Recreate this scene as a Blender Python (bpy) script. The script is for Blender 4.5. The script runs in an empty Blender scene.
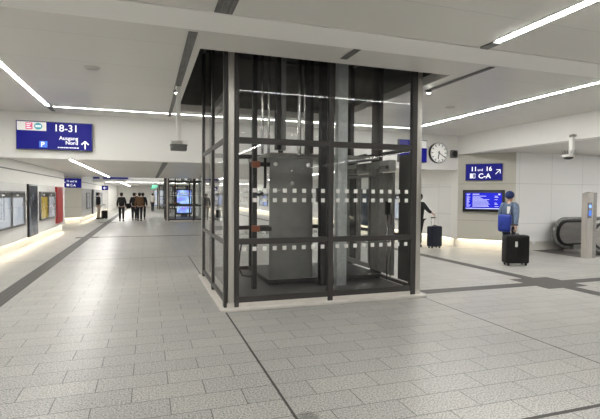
import bpy, bmesh, math, random
from mathutils import Vector, Matrix
random.seed(7)
PI = math.pi
scene = bpy.context.scene
COL = scene.collection
ORG = {}

# ------------------------------------------------------------------ materials
def mat(name, color, rough=0.5, metal=0.0, spec=0.5, emit=None, estr=0.0, coat=0.0):
    m = bpy.data.materials.new(name); m.use_nodes = True
    b = m.node_tree.nodes['Principled BSDF']
    b.inputs['Base Color'].default_value = (*color, 1)
    b.inputs['Roughness'].default_value = rough
    b.inputs['Metallic'].default_value = metal
    b.inputs['Specular IOR Level'].default_value = spec
    if emit:
        b.inputs['Emission Color'].default_value = (*emit, 1)
        b.inputs['Emission Strength'].default_value = estr * (ES if estr < 3.5 else 1)
    return m

def noisy(name, c1, c2, scale=20, rough=0.5, metal=0.0, spec=0.5, detail=3, stretch=(1, 1, 1)):
    m = mat(name, c1, rough, metal, spec)
    nt = m.node_tree; n = nt.nodes; l = nt.links
    tc = n.new('ShaderNodeTexCoord'); mp = n.new('ShaderNodeMapping'); mp.inputs['Scale'].default_value = stretch
    nz = n.new('ShaderNodeTexNoise'); nz.inputs['Scale'].default_value = scale; nz.inputs['Detail'].default_value = detail
    cr = n.new('ShaderNodeValToRGB')
    cr.color_ramp.elements[0].position = .35; cr.color_ramp.elements[1].position = .65
    cr.color_ramp.elements[0].color = (*c1, 1); cr.color_ramp.elements[1].color = (*c2, 1)
    l.new(tc.outputs['Object'], mp.inputs[0]); l.new(mp.outputs[0], nz.inputs['Vector'])
    l.new(nz.outputs['Fac'], cr.inputs[0]); l.new(cr.outputs[0], n['Principled BSDF'].inputs['Base Color'])
    return m

def floor_material():
    m = mat('granite_tiles', (.5, .48, .45), .3)
    nt = m.node_tree; n = nt.nodes; l = nt.links; b = n['Principled BSDF']
    tc = n.new('ShaderNodeTexCoord')
    mp = n.new('ShaderNodeMapping'); mp.inputs['Location'].default_value = (0.13, 0.02, 0)
    br = n.new('ShaderNodeTexBrick')
    br.offset = .5; br.squash = 1
    br.inputs['Scale'].default_value = 1
    br.inputs['Brick Width'].default_value = .6; br.inputs['Row Height'].default_value = .3
    br.inputs['Mortar Size'].default_value = .0042; br.inputs['Mortar Smooth'].default_value = .2
    br.inputs['Color1'].default_value = (.93, .93, .93, 1); br.inputs['Color2'].default_value = (1.06, 1.05, 1.03, 1)
    br.inputs['Mortar'].default_value = (.26, .25, .24, 1)
    l.new(tc.outputs['Object'], mp.inputs[0]); l.new(mp.outputs[0], br.inputs['Vector'])
    nz = n.new('ShaderNodeTexNoise'); nz.inputs['Scale'].default_value = 66; nz.inputs['Detail'].default_value = 5
    nz.inputs['Roughness'].default_value = .75
    l.new(tc.outputs['Object'], nz.inputs['Vector'])
    cr = n.new('ShaderNodeValToRGB'); e = cr.color_ramp.elements
    e[0].position = .39; e[0].color = (.11, .156, .148, 1); e[1].position = .60; e[1].color = (.63, .62, .60, 1)
    mid = e.new(.47); mid.color = (.38, .371, .355, 1)
    l.new(nz.outputs['Fac'], cr.inputs[0])
    big = n.new('ShaderNodeTexNoise'); big.inputs['Scale'].default_value = .8; big.inputs['Detail'].default_value = 3
    l.new(tc.outputs['Object'], big.inputs['Vector'])
    mr = n.new('ShaderNodeMapRange'); mr.inputs['To Min'].default_value = .88; mr.inputs['To Max'].default_value = 1.1
    l.new(big.outputs['Fac'], mr.inputs['Value'])
    m1 = n.new('ShaderNodeMix'); m1.data_type = 'RGBA'; m1.blend_type = 'MULTIPLY'; m1.inputs['Factor'].default_value = 1
    l.new(cr.outputs[0], m1.inputs['A']); l.new(br.outputs['Color'], m1.inputs['B'])
    m2 = n.new('ShaderNodeMix'); m2.data_type = 'RGBA'; m2.blend_type = 'MULTIPLY'; m2.inputs['Factor'].default_value = 1
    l.new(m1.outputs['Result'], m2.inputs['A']); l.new(mr.outputs[0], m2.inputs['B'])
    # an old stain in the stone
    ds = n.new('ShaderNodeVectorMath'); ds.operation = 'DISTANCE'; ds.inputs[1].default_value = (1.16, 3.22, 0)
    l.new(tc.outputs['Object'], ds.inputs[0])
    ad = n.new('ShaderNodeMath'); ad.operation = 'MULTIPLY_ADD'; ad.inputs[1].default_value = .18
    l.new(nz.outputs['Fac'], ad.inputs[0]); l.new(ds.outputs['Value'], ad.inputs[2])
    sr = n.new('ShaderNodeMapRange'); sr.inputs['From Min'].default_value = .15; sr.inputs['From Max'].default_value = .20
    sr.inputs['To Min'].default_value = .5; sr.inputs['To Max'].default_value = 1
    l.new(ad.outputs[0], sr.inputs['Value'])
    m3 = n.new('ShaderNodeMix'); m3.data_type = 'RGBA'; m3.blend_type = 'MULTIPLY'; m3.inputs['Factor'].default_value = 1
    l.new(m2.outputs['Result'], m3.inputs['A']); l.new(sr.outputs[0], m3.inputs['B'])
    l.new(m3.outputs['Result'], b.inputs['Base Color'])
    r = n.new('ShaderNodeMapRange'); r.inputs['To Min'].default_value = .29; r.inputs['To Max'].default_value = .43
    l.new(nz.outputs['Fac'], r.inputs['Value']); l.new(r.outputs[0], b.inputs['Roughness'])
    bp = n.new('ShaderNodeBump'); bp.inputs['Strength'].default_value = .25; bp.inputs['Distance'].default_value = .004; bp.invert = True
    l.new(br.outputs['Fac'], bp.inputs['Height']); l.new(bp.outputs[0], b.inputs['Normal'])
    return m

def panel_material(name, color, pw, ph, rough, axes, mortar=.004, offset=0.0, dark=.6, loc=(0, 0, 0), spec=.5):
    """large panels with fine joints; axes picks which object coordinates run along/across the panels"""
    m = mat(name, color, rough, 0, spec)
    nt = m.node_tree; n = nt.nodes; l = nt.links
    tc = n.new('ShaderNodeTexCoord'); sp = n.new('ShaderNodeSeparateXYZ'); cb = n.new('ShaderNodeCombineXYZ')
    l.new(tc.outputs['Object'], sp.inputs[0])
    l.new(sp.outputs[axes[0]], cb.inputs[0]); l.new(sp.outputs[axes[1]], cb.inputs[1])
    mp = n.new('ShaderNodeMapping'); mp.inputs['Location'].default_value = loc
    br = n.new('ShaderNodeTexBrick'); br.offset = offset; br.inputs['Scale'].default_value = 1
    br.inputs['Brick Width'].default_value = pw; br.inputs['Row Height'].default_value = ph
    br.inputs['Mortar Size'].default_value = mortar; br.inputs['Mortar Smooth'].default_value = .1
    br.inputs['Color1'].default_value = (*color, 1)
    br.inputs['Color2'].default_value = (*[c * .965 for c in color], 1)
    br.inputs['Mortar'].default_value = (*[c * dark for c in color], 1)
    l.new(cb.outputs[0], mp.inputs[0]); l.new(mp.outputs[0], br.inputs['Vector'])
    l.new(br.outputs['Color'], n['Principled BSDF'].inputs['Base Color'])
    return m

def tactile_material():
    m = mat('tactile_paving', (.075, .07, .066), .55)
    nt = m.node_tree; n = nt.nodes; l = nt.links
    tc = n.new('ShaderNodeTexCoord')
    vo = n.new('ShaderNodeTexVoronoi'); vo.inputs['Scale'].default_value = 14; vo.inputs['Randomness'].default_value = 0
    l.new(tc.outputs['Object'], vo.inputs['Vector'])
    cr = n.new('ShaderNodeValToRGB'); cr.color_ramp.elements[0].position = .25; cr.color_ramp.elements[1].position = .5
    cr.color_ramp.elements[0].color = (.12, .112, .105, 1); cr.color_ramp.elements[1].color = (.042, .04, .038, 1)
    l.new(vo.outputs['Distance'], cr.inputs[0]); l.new(cr.outputs[0], n['Principled BSDF'].inputs['Base Color'])
    return m

def glass_material(name, tint, ior=1.45, base=1.0):
    m = bpy.data.materials.new(name); m.use_nodes = True
    nt = m.node_tree; n = nt.nodes; l = nt.links
    for x in list(n):
        if x.type != 'OUTPUT_MATERIAL': n.remove(x)
    out = [x for x in n if x.type == 'OUTPUT_MATERIAL'][0]
    tr = n.new('ShaderNodeBsdfTransparent'); tr.inputs[0].default_value = (*tint, 1)
    gl = n.new('ShaderNodeBsdfGlossy'); gl.inputs['Roughness'].default_value = 0.0; gl.inputs[0].default_value = (base, base, base, 1)
    fr = n.new('ShaderNodeFresnel'); fr.inputs['IOR'].default_value = ior
    mx = n.new('ShaderNodeMixShader')
    ge = n.new('ShaderNodeNewGeometry'); iv = n.new('ShaderNodeMath'); iv.operation = 'SUBTRACT'; iv.inputs[0].default_value = 1
    mu = n.new('ShaderNodeMath'); mu.operation = 'MULTIPLY'
    l.new(ge.outputs['Backfacing'], iv.inputs[1]); l.new(iv.outputs[0], mu.inputs[0]); l.new(fr.outputs[0], mu.inputs[1])
    l.new(mu.outputs[0], mx.inputs[0]); l.new(tr.outputs[0], mx.inputs[1]); l.new(gl.outputs[0], mx.inputs[2])
    l.new(mx.outputs[0], out.inputs['Surface'])
    return m

def ramp_screen(name, stops, strength, scale=(1, 1, 1), nscale=3.0, rough=.15):
    """a lit picture: soft blocks of colour from noise, emitted"""
    m = mat(name, (.02, .02, .02), rough)
    nt = m.node_tree; n = nt.nodes; l = nt.links; b = n['Principled BSDF']
    tc = n.new('ShaderNodeTexCoord'); mp = n.new('ShaderNodeMapping'); mp.inputs['Scale'].default_value = scale
    nz = n.new('ShaderNodeTexNoise'); nz.inputs['Scale'].default_value = nscale; nz.inputs['Detail'].default_value = 2
    cr = n.new('ShaderNodeValToRGB')
    e = cr.color_ramp.elements
    e[0].position = stops[0][0]; e[0].color = (*stops[0][1], 1)
    e[1].position = stops[-1][0]; e[1].color = (*stops[-1][1], 1)
    for p, c in stops[1:-1]:
        x = e.new(p); x.color = (*c, 1)
    l.new(tc.outputs['Object'], mp.inputs[0]); l.new(mp.outputs[0], nz.inputs['Vector'])
    l.new(nz.outputs['Fac'], cr.inputs[0]); l.new(cr.outputs[0], b.inputs['Emission Color'])
    b.inputs['Emission Strength'].default_value = strength * ES
    return m

EXPO = 1.16
ES = 2 ** -EXPO          # keeps the lit signs and screens steady when the exposure moves
LAMP = 42.0
M = {}
M['floor'] = floor_material()
M['tactile'] = tactile_material()
M['joint'] = mat('dark_joint', (.06, .055, .05), .6)
M['ceil'] = panel_material('ceiling_panels', (.71, .695, .655), 30, 1.24, .33, (0, 1), .005, 0, .72, (15, .0, 0))
M['ceil_low'] = panel_material('low_ceiling_panels', (.72, .705, .67), 30, 1.24, .36, (0, 1), .004, 0, .8, (15, .0, 0))
M['band'] = mat('ceiling_band_white', (.70, .675, .62), .4)
M['white'] = mat('white_paint', (.90, .89, .865), .45)
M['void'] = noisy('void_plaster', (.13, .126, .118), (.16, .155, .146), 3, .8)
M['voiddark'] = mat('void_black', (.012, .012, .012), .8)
M['wall_y'] = panel_material('enamel_wall_along', (.82, .815, .80), 1.22, .92, .22, (1, 2), .006, 0, .62, (0, -.17, 0))
M['wall_x'] = panel_material('enamel_wall_across', (.86, .86, .85), 1.3, 1.25, .25, (0, 2), .007, 0, .72, (-.55, -.85, 0))
M['wall_plain'] = mat('plain_wall', (.80, .785, .75), .5)
M['beige'] = panel_material('beige_enamel', (.60, .58, .51), 3.4, 1.175, .35, (0, 2), .007, 0, .6, (1.7, -.92, 0))
M['plinth'] = mat('pale_plinth', (.72, .70, .65), .5)
M['lamp'] = mat('lamp_diffuser', (.9, .9, .9), .5, emit=(1.0, .985, .945), estr=LAMP)
M['lamp_thin'] = mat('thin_lamp_diffuser', (.9, .9, .9), .5, emit=(1.0, .985, .945), estr=LAMP * .42)
M['lamp_strong'] = mat('bright_lamp_diffuser', (.9, .9, .9), .5, emit=(1.0, .985, .945), estr=LAMP * 2.0)
M['lamp_low'] = mat('low_bay_lamp_diffuser', (.9, .9, .9), .5, emit=(1.0, .985, .945), estr=LAMP * .95)
M['alcove_fill'] = mat('alcove_fill_diffuser', (.9, .9, .9), .5, emit=(1.0, .985, .96), estr=LAMP * .85)  # emitter of the added fill lamp in the alcove
M['led'] = mat('warm_led', (.9, .8, .6), .5, emit=(1.0, .87, .66), estr=5.0)
M['spot'] = mat('spot_lens', (.9, .9, .9), .3, emit=(1.0, .96, .88), estr=60)
M['lamp_end'] = mat('lamp_housing', (.16, .155, .15), .5)
M['slot'] = noisy('slot_grille', (.10, .098, .095), (.17, .165, .16), 60, .5, 0, .5, 1, (1, .1, 1))
M['steel'] = noisy('brushed_steel', (.62, .60, .565), (.68, .655, .62), 30, .36, .85, .5, 2, (1, 1, .05))
M['steel_bright'] = mat('polished_steel', (.72, .71, .69), .18, 1.0)
M['steel_plinth'] = noisy('plinth_steel', (.72, .69, .65), (.78, .75, .71), 8, .4, .3)
M['galv'] = noisy('galvanised', (.58, .61, .62), (.68, .71, .715), 14, .45, .35)
M['frame'] = mat('dark_frame', (.050, .046, .045), .42)
M['dark'] = mat('dark_steel', (.022, .021, .021), .5)
M['midgrey'] = noisy('grey_sheet', (.24, .237, .233), (.28, .276, .27), 4, .45, .3)
M['mech'] = noisy('mechanism_grey', (.26, .25, .235), (.34, .33, .31), 10, .5, .35)
M['rubber'] = mat('black_rubber', (.012, .012, .012), .45)
M['orange'] = mat('rust_orange', (.34, .10, .045), .5)
M['dot'] = mat('white_marker', (.86, .86, .84), .5)
M['glass'] = glass_material('shaft_glass', (.955, .96, .96), 1.42)
M['door_glass'] = glass_material('door_glass', (.80, .80, .79), 1.45)
M['case_glass'] = glass_material('case_glass', (.93, .94, .94), 1.4)
M['blue'] = mat('sign_blue', (.006, .006, .11), .5, 0, .25, emit=(.006, .008, .30), estr=.42)
M['blue_screen'] = mat('screen_blue', (.01, .01, .2), .25, emit=(.012, .02, .85), estr=.75)
M['text'] = mat('sign_white', (.85, .85, .85), .4, emit=(1, 1, 1), estr=.75)
M['screen_text'] = mat('screen_white', (.5, .5, .6), .4, emit=(.75, .8, 1), estr=.7)
M['pblue'] = mat('parking_blue', (.05, .16, .6), .35, emit=(.08, .22, .85), estr=.6)
M['pink'] = mat('logo_pink', (.65, .12, .25), .4, emit=(.62, .10, .22), estr=.55)
M['teal'] = mat('logo_teal', (.05, .35, .40), .4, emit=(.05, .30, .34), estr=.5)
M['signwhite'] = mat('sign_field_white', (.7, .69, .66), .4, emit=(.9, .88, .84), estr=.35)
M['black'] = mat('black_plastic', (.012, .012, .013), .35)
M['grey'] = mat('grey_plastic', (.17, .17, .17), .5)
M['lightgrey'] = mat('light_grey_paint', (.55, .54, .51), .5)
M['clock'] = mat('clock_face', (.85, .85, .82), .4, emit=(1, .98, .93), estr=.25)
M['escal'] = noisy('escalator_steel', (.36, .35, .335), (.42, .41, .39), 20, .33, .7, .5, 2, (.1, 1, 1))
M['escal_light'] = mat('escalator_trim', (.45, .44, .42), .3, .9)
M['handrail'] = noisy('grey_handrail_rubber', (.16, .16, .155), (.22, .22, .21), 12, .25)
M['led_blue'] = mat('reader_blue', (.05, .1, .5), .3, emit=(.12, .25, 1), estr=3)
M['red'] = mat('red_panel', (.30, .012, .012), .4)
M['yellow'] = ramp_screen('yellow_poster', [(.3, (.55, .36, .05)), (.5, (.75, .52, .08)), (.7, (.8, .68, .35))], .8)
M['paleposter'] = ramp_screen('pale_poster', [(.3, (.42, .52, .68)), (.5, (.72, .76, .82)), (.7, (.8, .82, .85))], .8, (1, 1, .5))
M['whiteposter'] = ramp_screen('white_poster', [(.3, (.8, .8, .82)), (.55, (.75, .75, .78)), (.72, (.62, .45, .48))], .8)
M['darkdisplay'] = ramp_screen('dark_display', [(.38, (.012, .014, .02)), (.52, (.03, .04, .06)), (.6, (.18, .22, .28)), (.68, (.3, .2, .14))], .6, (1, 1, .7), 2.6)
M['adscreen'] = ramp_screen('ad_screen', [(.3, (.42, .16, .85)), (.48, (.25, .38, .95)), (.62, (.5, .75, 1)), (.75, (.85, .8, 1))], 1.25, (1, 1, 1), 2.0)
M['green'] = mat('exit_green', (.1, .5, .3), .4, emit=(.25, .72, .50), estr=.7)
M['skin'] = mat('skin', (.52, .33, .25), .5)
M['hair'] = mat('dark_hair', (.02, .016, .013), .6)
M['denim'] = noisy('navy_trousers', (.018, .021, .032), (.026, .030, .045), 40, .8)
M['blackcloth'] = noisy('black_cloth', (.010, .010, .011), (.018, .018, .019), 30, .8)
M['bluejacket'] = noisy('blue_grey_jacket', (.085, .125, .20), (.125, .17, .25), 14, .65)
M['beanie'] = noisy('navy_knit', (.015, .03, .12), (.025, .045, .16), 90, .9)
M['bluebag'] = noisy('blue_nylon', (.015, .035, .26), (.025, .055, .36), 12, .45)
M['brown'] = noisy('brown_jacket_cloth', (.17, .085, .04), (.21, .11, .055), 12, .7)
M['beigecloth'] = noisy('beige_cloth', (.40, .35, .29), (.48, .42, .35), 12, .8)
M['shoe'] = mat('dark_shoe', (.02, .018, .018), .5)
M['case'] = noisy('black_case_shell', (.007, .007, .0075), (.012, .012, .0125), 60, .5, 0, .3)
M['casenavy'] = noisy('navy_case_shell', (.008, .012, .024), (.013, .018, .032), 60, .5, 0, .3)
M['label'] = mat('luggage_tag', (.75, .75, .72), .5)

# ------------------------------------------------------------------ mesh building
class MB:
    def __init__(s): s.bm = bmesh.new()
    def _mi(s, faces, mi):
        for f in faces: f.material_index = mi
    def box(s, x0, x1, y0, y1, z0, z1, mi=0, bev=0.0, seg=2, M4=None):
        r = bmesh.ops.create_cube(s.bm, size=1)
        vs = r['verts']
        for v in vs:
            v.co = Vector(((x0 + x1) / 2 + v.co.x * (x1 - x0), (y0 + y1) / 2 + v.co.y * (y1 - y0), (z0 + z1) / 2 + v.co.z * (z1 - z0)))
        fs = {f for v in vs for f in v.link_faces}
        s._mi(fs, mi)
        if bev > 0:
            es = list({e for v in vs for e in v.link_edges})
            r2 = bmesh.ops.bevel(s.bm, geom=es, offset=bev, segments=seg, affect='EDGES', profile=.5)
            fs = set(r2['faces']) | {f for f in fs if f.is_valid}
            s._mi(fs, mi)
            vs = list({v for f in fs for v in f.verts})
        if M4 is not None: bmesh.ops.transform(s.bm, matrix=M4, verts=vs)
        return s
    def cyl(s, p0, p1, r0, r1=None, seg=20, mi=0):
        p0 = Vector(p0); p1 = Vector(p1); r1 = r0 if r1 is None else r1
        d = p1 - p0
        q = Vector((0, 0, 1)).rotation_difference(d.normalized())
        mtx = Matrix.Translation((p0 + p1) / 2) @ q.to_matrix().to_4x4()
        r = bmesh.ops.create_cone(s.bm, cap_ends=True, segments=seg, radius1=r0, radius2=r1, depth=d.length, matrix=mtx)
        s._mi({f for v in r['verts'] for f in v.link_faces}, mi)
        return s
    def ball(s, c, rad, mi=0, seg=20, ring=12, rot=None):
        rad = (rad,) * 3 if isinstance(rad, (int, float)) else rad
        mtx = Matrix.Translation(c) @ (rot.to_4x4() if rot else Matrix()) @ Matrix.Diagonal((*rad, 1))
        r = bmesh.ops.create_uvsphere(s.bm, u_segments=seg, v_segments=ring, radius=1, matrix=mtx)
        s._mi({f for v in r['verts'] for f in v.link_faces}, mi)
        return s
    def tube(s, pts, r, seg=8, mi=0, close=False):
        pts = [Vector(p) for p in pts]
        rings = []
        n = len(pts)
        for i, p in enumerate(pts):
            a = pts[max(i - 1, 0)]; b = pts[min(i + 1, n - 1)]
            t = (b - a).normalized()
            up = Vector((0, 0, 1)) if abs(t.z) < .9 else Vector((1, 0, 0))
            x = t.cross(up).normalized(); y = t.cross(x)
            rr = r[i] if isinstance(r, (list, tuple)) else r
            rings.append([s.bm.verts.new(p + (x * math.cos(2 * PI * k / seg) + y * math.sin(2 * PI * k / seg)) * rr) for k in range(seg)])
        fs = []
        for i in range(n - 1):
            for k in range(seg):
                fs.append(s.bm.faces.new((rings[i][k], rings[i][(k + 1) % seg], rings[i + 1][(k + 1) % seg], rings[i + 1][k])))
        fs.append(s.bm.faces.new(rings[0][::-1])); fs.append(s.bm.faces.new(rings[-1]))
        s._mi(fs, mi)
        return s
    def prism(s, poly, axis, a0, a1, mi=0):
        """extrude a 2D outline along an axis (0,1,2) from a0 to a1; poly in the other two axes"""
        def P(u, v, w): return {0: (w, u, v), 1: (u, w, v), 2: (u, v, w)}[axis]
        A = [s.bm.verts.new(P(u, v, a0)) for u, v in poly]; B = [s.bm.verts.new(P(u, v, a1)) for u, v in poly]
        n = len(poly); fs = [s.bm.faces.new(A), s.bm.faces.new(B[::-1])]
        for i in range(n): fs.append(s.bm.faces.new((A[i], B[i], B[(i + 1) % n], A[(i + 1) % n])))
        s._mi(fs, mi)
        return s
    def build(s, name, mats, parent=None, loc=None, smooth=False, rz=0, world=True):
        bmesh.ops.recalc_face_normals(s.bm, faces=s.bm.faces)
        me = bpy.data.meshes.new(name)
        org = Vector(loc) if loc is not None else None
        if parent is not None and world and parent.name in ORG:
            bmesh.ops.translate(s.bm, vec=-ORG[parent.name], verts=s.bm.verts)
        if org is not None and parent is None:
            bmesh.ops.translate(s.bm, vec=-org, verts=s.bm.verts)
        s.bm.to_mesh(me); s.bm.free()
        if smooth:
            for p in me.polygons: p.use_smooth = True
        for m in (mats if isinstance(mats, (list, tuple)) else [mats]): me.materials.append(m)
        o = bpy.data.objects.new(name, me); COL.objects.link(o)
        if smooth == 'auto':
            try: me.set_sharp_from_angle(angle=math.radians(38))
            except Exception: pass
        if org is not None and parent is None: o.location = org
        if parent is not None:
            o.parent = parent
            if parent.name in ORG: ORG[o.name] = ORG[parent.name]
        if rz: o.rotation_euler.z = rz
        return o

def tag(o, label=None, cat=None, group=None, kind=None):
    if label: o['label'] = label
    if cat: o['category'] = cat
    if group: o['group'] = group
    if kind: o['kind'] = kind
    return o

def empty(name, loc, label, cat, group=None, rz=0, local=False):
    o = bpy.data.objects.new(name, None); COL.objects.link(o)
    o.location = loc; o.rotation_euler.z = rz; o.empty_display_size = .2
    tag(o, label, cat, group)
    if not local: ORG[o.name] = Vector(loc)
    return o

def structure(name, mb, m, **k):
    return tag(mb.build(name, m, **k), kind='structure')

def children(o): return [c for c in bpy.data.objects if c.parent == o]
def copy_tree(o, parent=None):
    c = o.copy(); COL.objects.link(c)
    if parent: c.parent = parent
    for ch in children(o): copy_tree(ch, c)
    return c

def text(body, size, x, z, y, name, m, parent, align='LEFT', bold=0.0, ext=.002):
    """lettering as a mesh lying in the x-z plane of a sign, facing -y"""
    cu = bpy.data.curves.new(name, 'FONT'); cu.body = body; cu.size = size; cu.align_x = align
    cu.offset = bold; cu.extrude = ext; cu.resolution_u = 4
    t = bpy.data.objects.new(name, cu); COL.objects.link(t)
    dg = bpy.context.evaluated_depsgraph_get()
    me = bpy.data.meshes.new_from_object(t.evaluated_get(dg)); me.name = name
    bpy.data.objects.remove(t)
    me.transform(Matrix.Translation((x, y, z)) @ Matrix.Rotation(PI / 2, 4, 'X'))
    me.materials.clear(); me.materials.append(m)
    o = bpy.data.objects.new(name, me); COL.objects.link(o); o.parent = parent
    return o

def arrow(mb, x, z, y0, y1, ang, L, w):
    """arrow from tail pointing along ang, in x-z"""
    c, s_ = math.cos(ang), math.sin(ang)
    def T(p): return (x + p[0] * c - p[1] * s_, z + p[0] * s_ + p[1] * c)
    mb.prism([T(p) for p in ((-L / 2, -w / 2), (L / 2 - w * .6, -w / 2), (L / 2 - w * .6, w / 2), (-L / 2, w / 2))], 1, y0, y1)
    h = L * .42
    for sg in (1, -1):
        a = (L / 2, 0); b = (L / 2 - h, sg * h)
        d = Vector((b[0] - a[0], b[1] - a[1])).normalized(); nn = Vector((-d.y, d.x)) * w / 2
        mb.prism([T(p) for p in ((a[0] + nn.x, a[1] + nn.y), (b[0] + nn.x, b[1] + nn.y), (b[0] - nn.x, b[1] - nn.y), (a[0] - nn.x, a[1] - nn.y))], 1, y0, y1)

# ------------------------------------------------------------------ the setting
H = 3.65; HL = 2.65; PERIOD = 22.2
XL, XR = -3.6, 9.6
YB = -10.0
OX0, OX1, OY0, OY1 = .68, 4.65, 6.25, 11.0

mb = MB(); mb.box(-9, 19, YB, 66, -.2, 0); structure('floor', mb, M['floor'])

# tactile paving and joints let into the floor
def strip(name, x0, x1, y0, y1, m=M['tactile'], h=.004):
    structure(name, MB().box(x0, x1, y0, y1, -.01, h), m)
strip('floor_marking', -2.38, -2.08, YB, 62)
strip('floor_marking', 7.36, 7.64, YB, 6.42); strip('floor_marking', 7.36, 7.64, 7.38, 62)
strip('floor_marking', 4.6, 7.02, 6.72, 7.0); strip('floor_marking', 7.98, 17, 6.72, 7.0)
mb = MB(); mb.box(7.02, 7.98, 6.42, 7.38, -.01, .005); structure('floor_marking', mb, M['tactile'])
strip('floor_marking', -2.62, -1.8, 19.0, 19.5); strip('floor_marking', -1.8, 7.3, 19.18, 19.32, M['joint'])
strip('floor_marking', -2.7, -1.7, 28.9, 29.3)
strip('floor_joint', 1.058, 1.081, .5, 6.5, M['joint'], .001)
strip('floor_joint', 1.06, 1.08, 9.7, 12.75, M['joint'], .001)
strip('floor_joint', 4.37, 4.385, 2.7, 6.5, M['joint'], .001)
strip('floor_joint', -3.6, 9.6, 12.74, 12.756, M['joint'], .001)
strip('floor_joint', 1.09, 9, 2.66, 2.70, M['joint'], .001)

# ceilings: high bays with a well for each lift, low bays between them
def ceiling_bay(dy, y0, y1):
    a, b = OY0 + dy, OY1 + dy
    mb = MB()
    mb.box(XL, OX0, y0, y1, H, H + .15); mb.box(OX1, XR, y0, y1, H, H + .15)
    mb.box(OX0, OX1, y0, a, H, H + .15); mb.box(OX0, OX1, b, y1, H, H + .15)
    structure('ceiling', mb, M['ceil'])
    mb = MB(); t = .06; zt = 5.2
    mb.box(OX0 - t, OX0, a - t, b + t, H + .15, zt); mb.box(OX1, OX1 + t, a - t, b + t, H + .15, zt)
    mb.box(OX0, OX1, a - t, a, H + .15, zt); mb.box(OX0, OX1, b, b + t, H + .15, zt)
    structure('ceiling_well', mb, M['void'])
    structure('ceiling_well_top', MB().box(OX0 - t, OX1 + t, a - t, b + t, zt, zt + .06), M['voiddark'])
ceiling_bay(0, 3.42, 12.45)
structure('ceiling', MB().box(XL, XR, YB, 3.052, 2.9, H + .15), M['ceil_low'])
structure('beam', MB().box(XL, XR, 3.064, 3.42, 2.898, H + .15), M['white'])
structure('trim_1', MB().box(XL, XR, 3.052, 3.064, 2.91, 3.0), M['joint'])
structure('ceiling', MB().box(XL, XR, 12.75, 28.3, HL, HL + .1), M['ceil_low'])
structure('ceiling', MB().box(XL, XR, 28.2, 28.3, HL + .1, H + .15), M['white'])
ceiling_bay(PERIOD, 28.3, 34.65)
structure('ceiling', MB().box(XL, XR, 34.95, 66, HL, HL + .1), M['ceil_low'])
# lintels between high and low bays
structure('beam', MB().box(XL, XR, 12.45, 12.75, 2.55, H + .15), M['white'])
structure('beam', MB().box(XL, XR, 34.65, 34.95, 2.55, H + .15), M['white'])

# left side: white enamel wall panels floating above a lit plinth
def wall_along(name, x, y0, y1, side, z1=None, m=None, zt=2.0):
    """side=+1: room lies towards +x"""
    th = .12 * -side
    zt2 = z1 or HL
    mb = MB(); mb.box(min(x, x + th), max(x, x + th), y0, y1, .3, zt)
    structure(name, mb, m or M['wall_y'])
    mb = MB(); mb.box(min(x - .02 * side, x + th), max(x - .02 * side, x + th), y0, y1, zt, zt2)
    structure(name + '_upper', mb, M['wall_plain'])
    if side > 0: structure('trim_2', MB().box(min(x - .015 * side, x + .012 * side), max(x - .015 * side, x + .012 * side), y0, y1, zt + .36, zt + .385), M['lamp_end'])
    structure('baseboard_' + ('left' if side > 0 else 'right'), MB().box(min(x - .16 * side, x - .3 * side), max(x - .16 * side, x - .3 * side), y0, y1, 0, .34), M['plinth'])
wall_along('wall_left', XL, 12.75, 23.3, 1)
wall_along('wall_left', XL, 29.0, 48, 1)
structure('wall_left', MB().box(XL - .12, XL, YB, 12.75, 0, H), M['wall_plain'])
structure('wall_left', MB().box(XL - .12, XL, 48, 66, 0, HL), M['wall_plain'])
structure('wall_left', MB().box(XL - .12, XL, 28.2, 34.95, HL, H), M['wall_plain'])
# side passage on the left
structure('wall_passage', MB().box(-9, XL - .12, 23.1, 23.3, 0, HL), M['wall_plain'])
structure('ceiling_passage', MB().box(-9, XL, 23.1, 29.2, HL, HL + .1), M['ceil_low'])
structure('wall_passage', MB().box(-9.1, -9, 23.1, 29.2, 0, HL), M['wall_plain'])
structure('wall_passage', MB().box(-9, -4.8, 27.8, 27.95, 0, HL), M['wall_plain'])

def chamfer(name, p0, p1, z0, z1):
    d = Vector((p1[0] - p0[0], p1[1] - p0[1])); L = d.length
    rz = math.atan2(d.y, d.x)
    o = MB().box(0, L, 0, .12, z0, z1).build(name, M['beige']); o.location = (*p0, 0); o.rotation_euler.z = rz
    tag(o, kind='structure')
    b = MB().box(-.1, L + .1, .16, .3, 0, z0 + .04).build('baseboard_chamfer', M['plinth']); b.location = (*p0, 0); b.rotation_euler.z = rz
    tag(b, kind='structure')
    return rz, L
CH_RZ, CH_L = chamfer('wall_chamfer', (9.6, 12.4), (10.8, 11.2), .3, 3.07)
LC_RZ, LC_L = chamfer('wall_chamfer', (-4.8, 27.8), (-3.6, 29.0), .3, HL)

# right side
wall_along('wall_right', XR, 12.75, 60, -1, zt=2.13)
structure('wall_right', MB().box(XR, XR + .12, 12.402, 12.75, .3, 3.07), M['wall_plain'])
structure('wall_right', MB().box(XR, XR + .12, 28.2, 34.95, HL, H), M['wall_plain'])
structure('wall_back', MB().box(10.8, 19, 11.2, 11.35, .28, 3.07), M['wall_x'])
structure('baseboard_back', MB().box(10.7, 19, 11.27, 11.4, 0, .3), M['plinth'])
structure('ceiling_alcove', MB().box(XR + .001, 19, YB, 12.6, 3.06, 3.2), M['ceil_low'])
structure('beam_right', MB().box(XR, XR + .3, YB, 12.45, 3.05, H + .15), M['white'])
structure('wall_side', MB().box(19, 19.1, YB, 12, 0, 3.2), M['wall_plain'])
structure('wall_behind', MB().box(XL - .2, 19, YB - .1, YB, 0, H), M['wall_plain'])
structure('wall_end', MB().box(-9, XR + .3, 62, 62.1, 0, H), M['wall_plain'])

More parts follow.
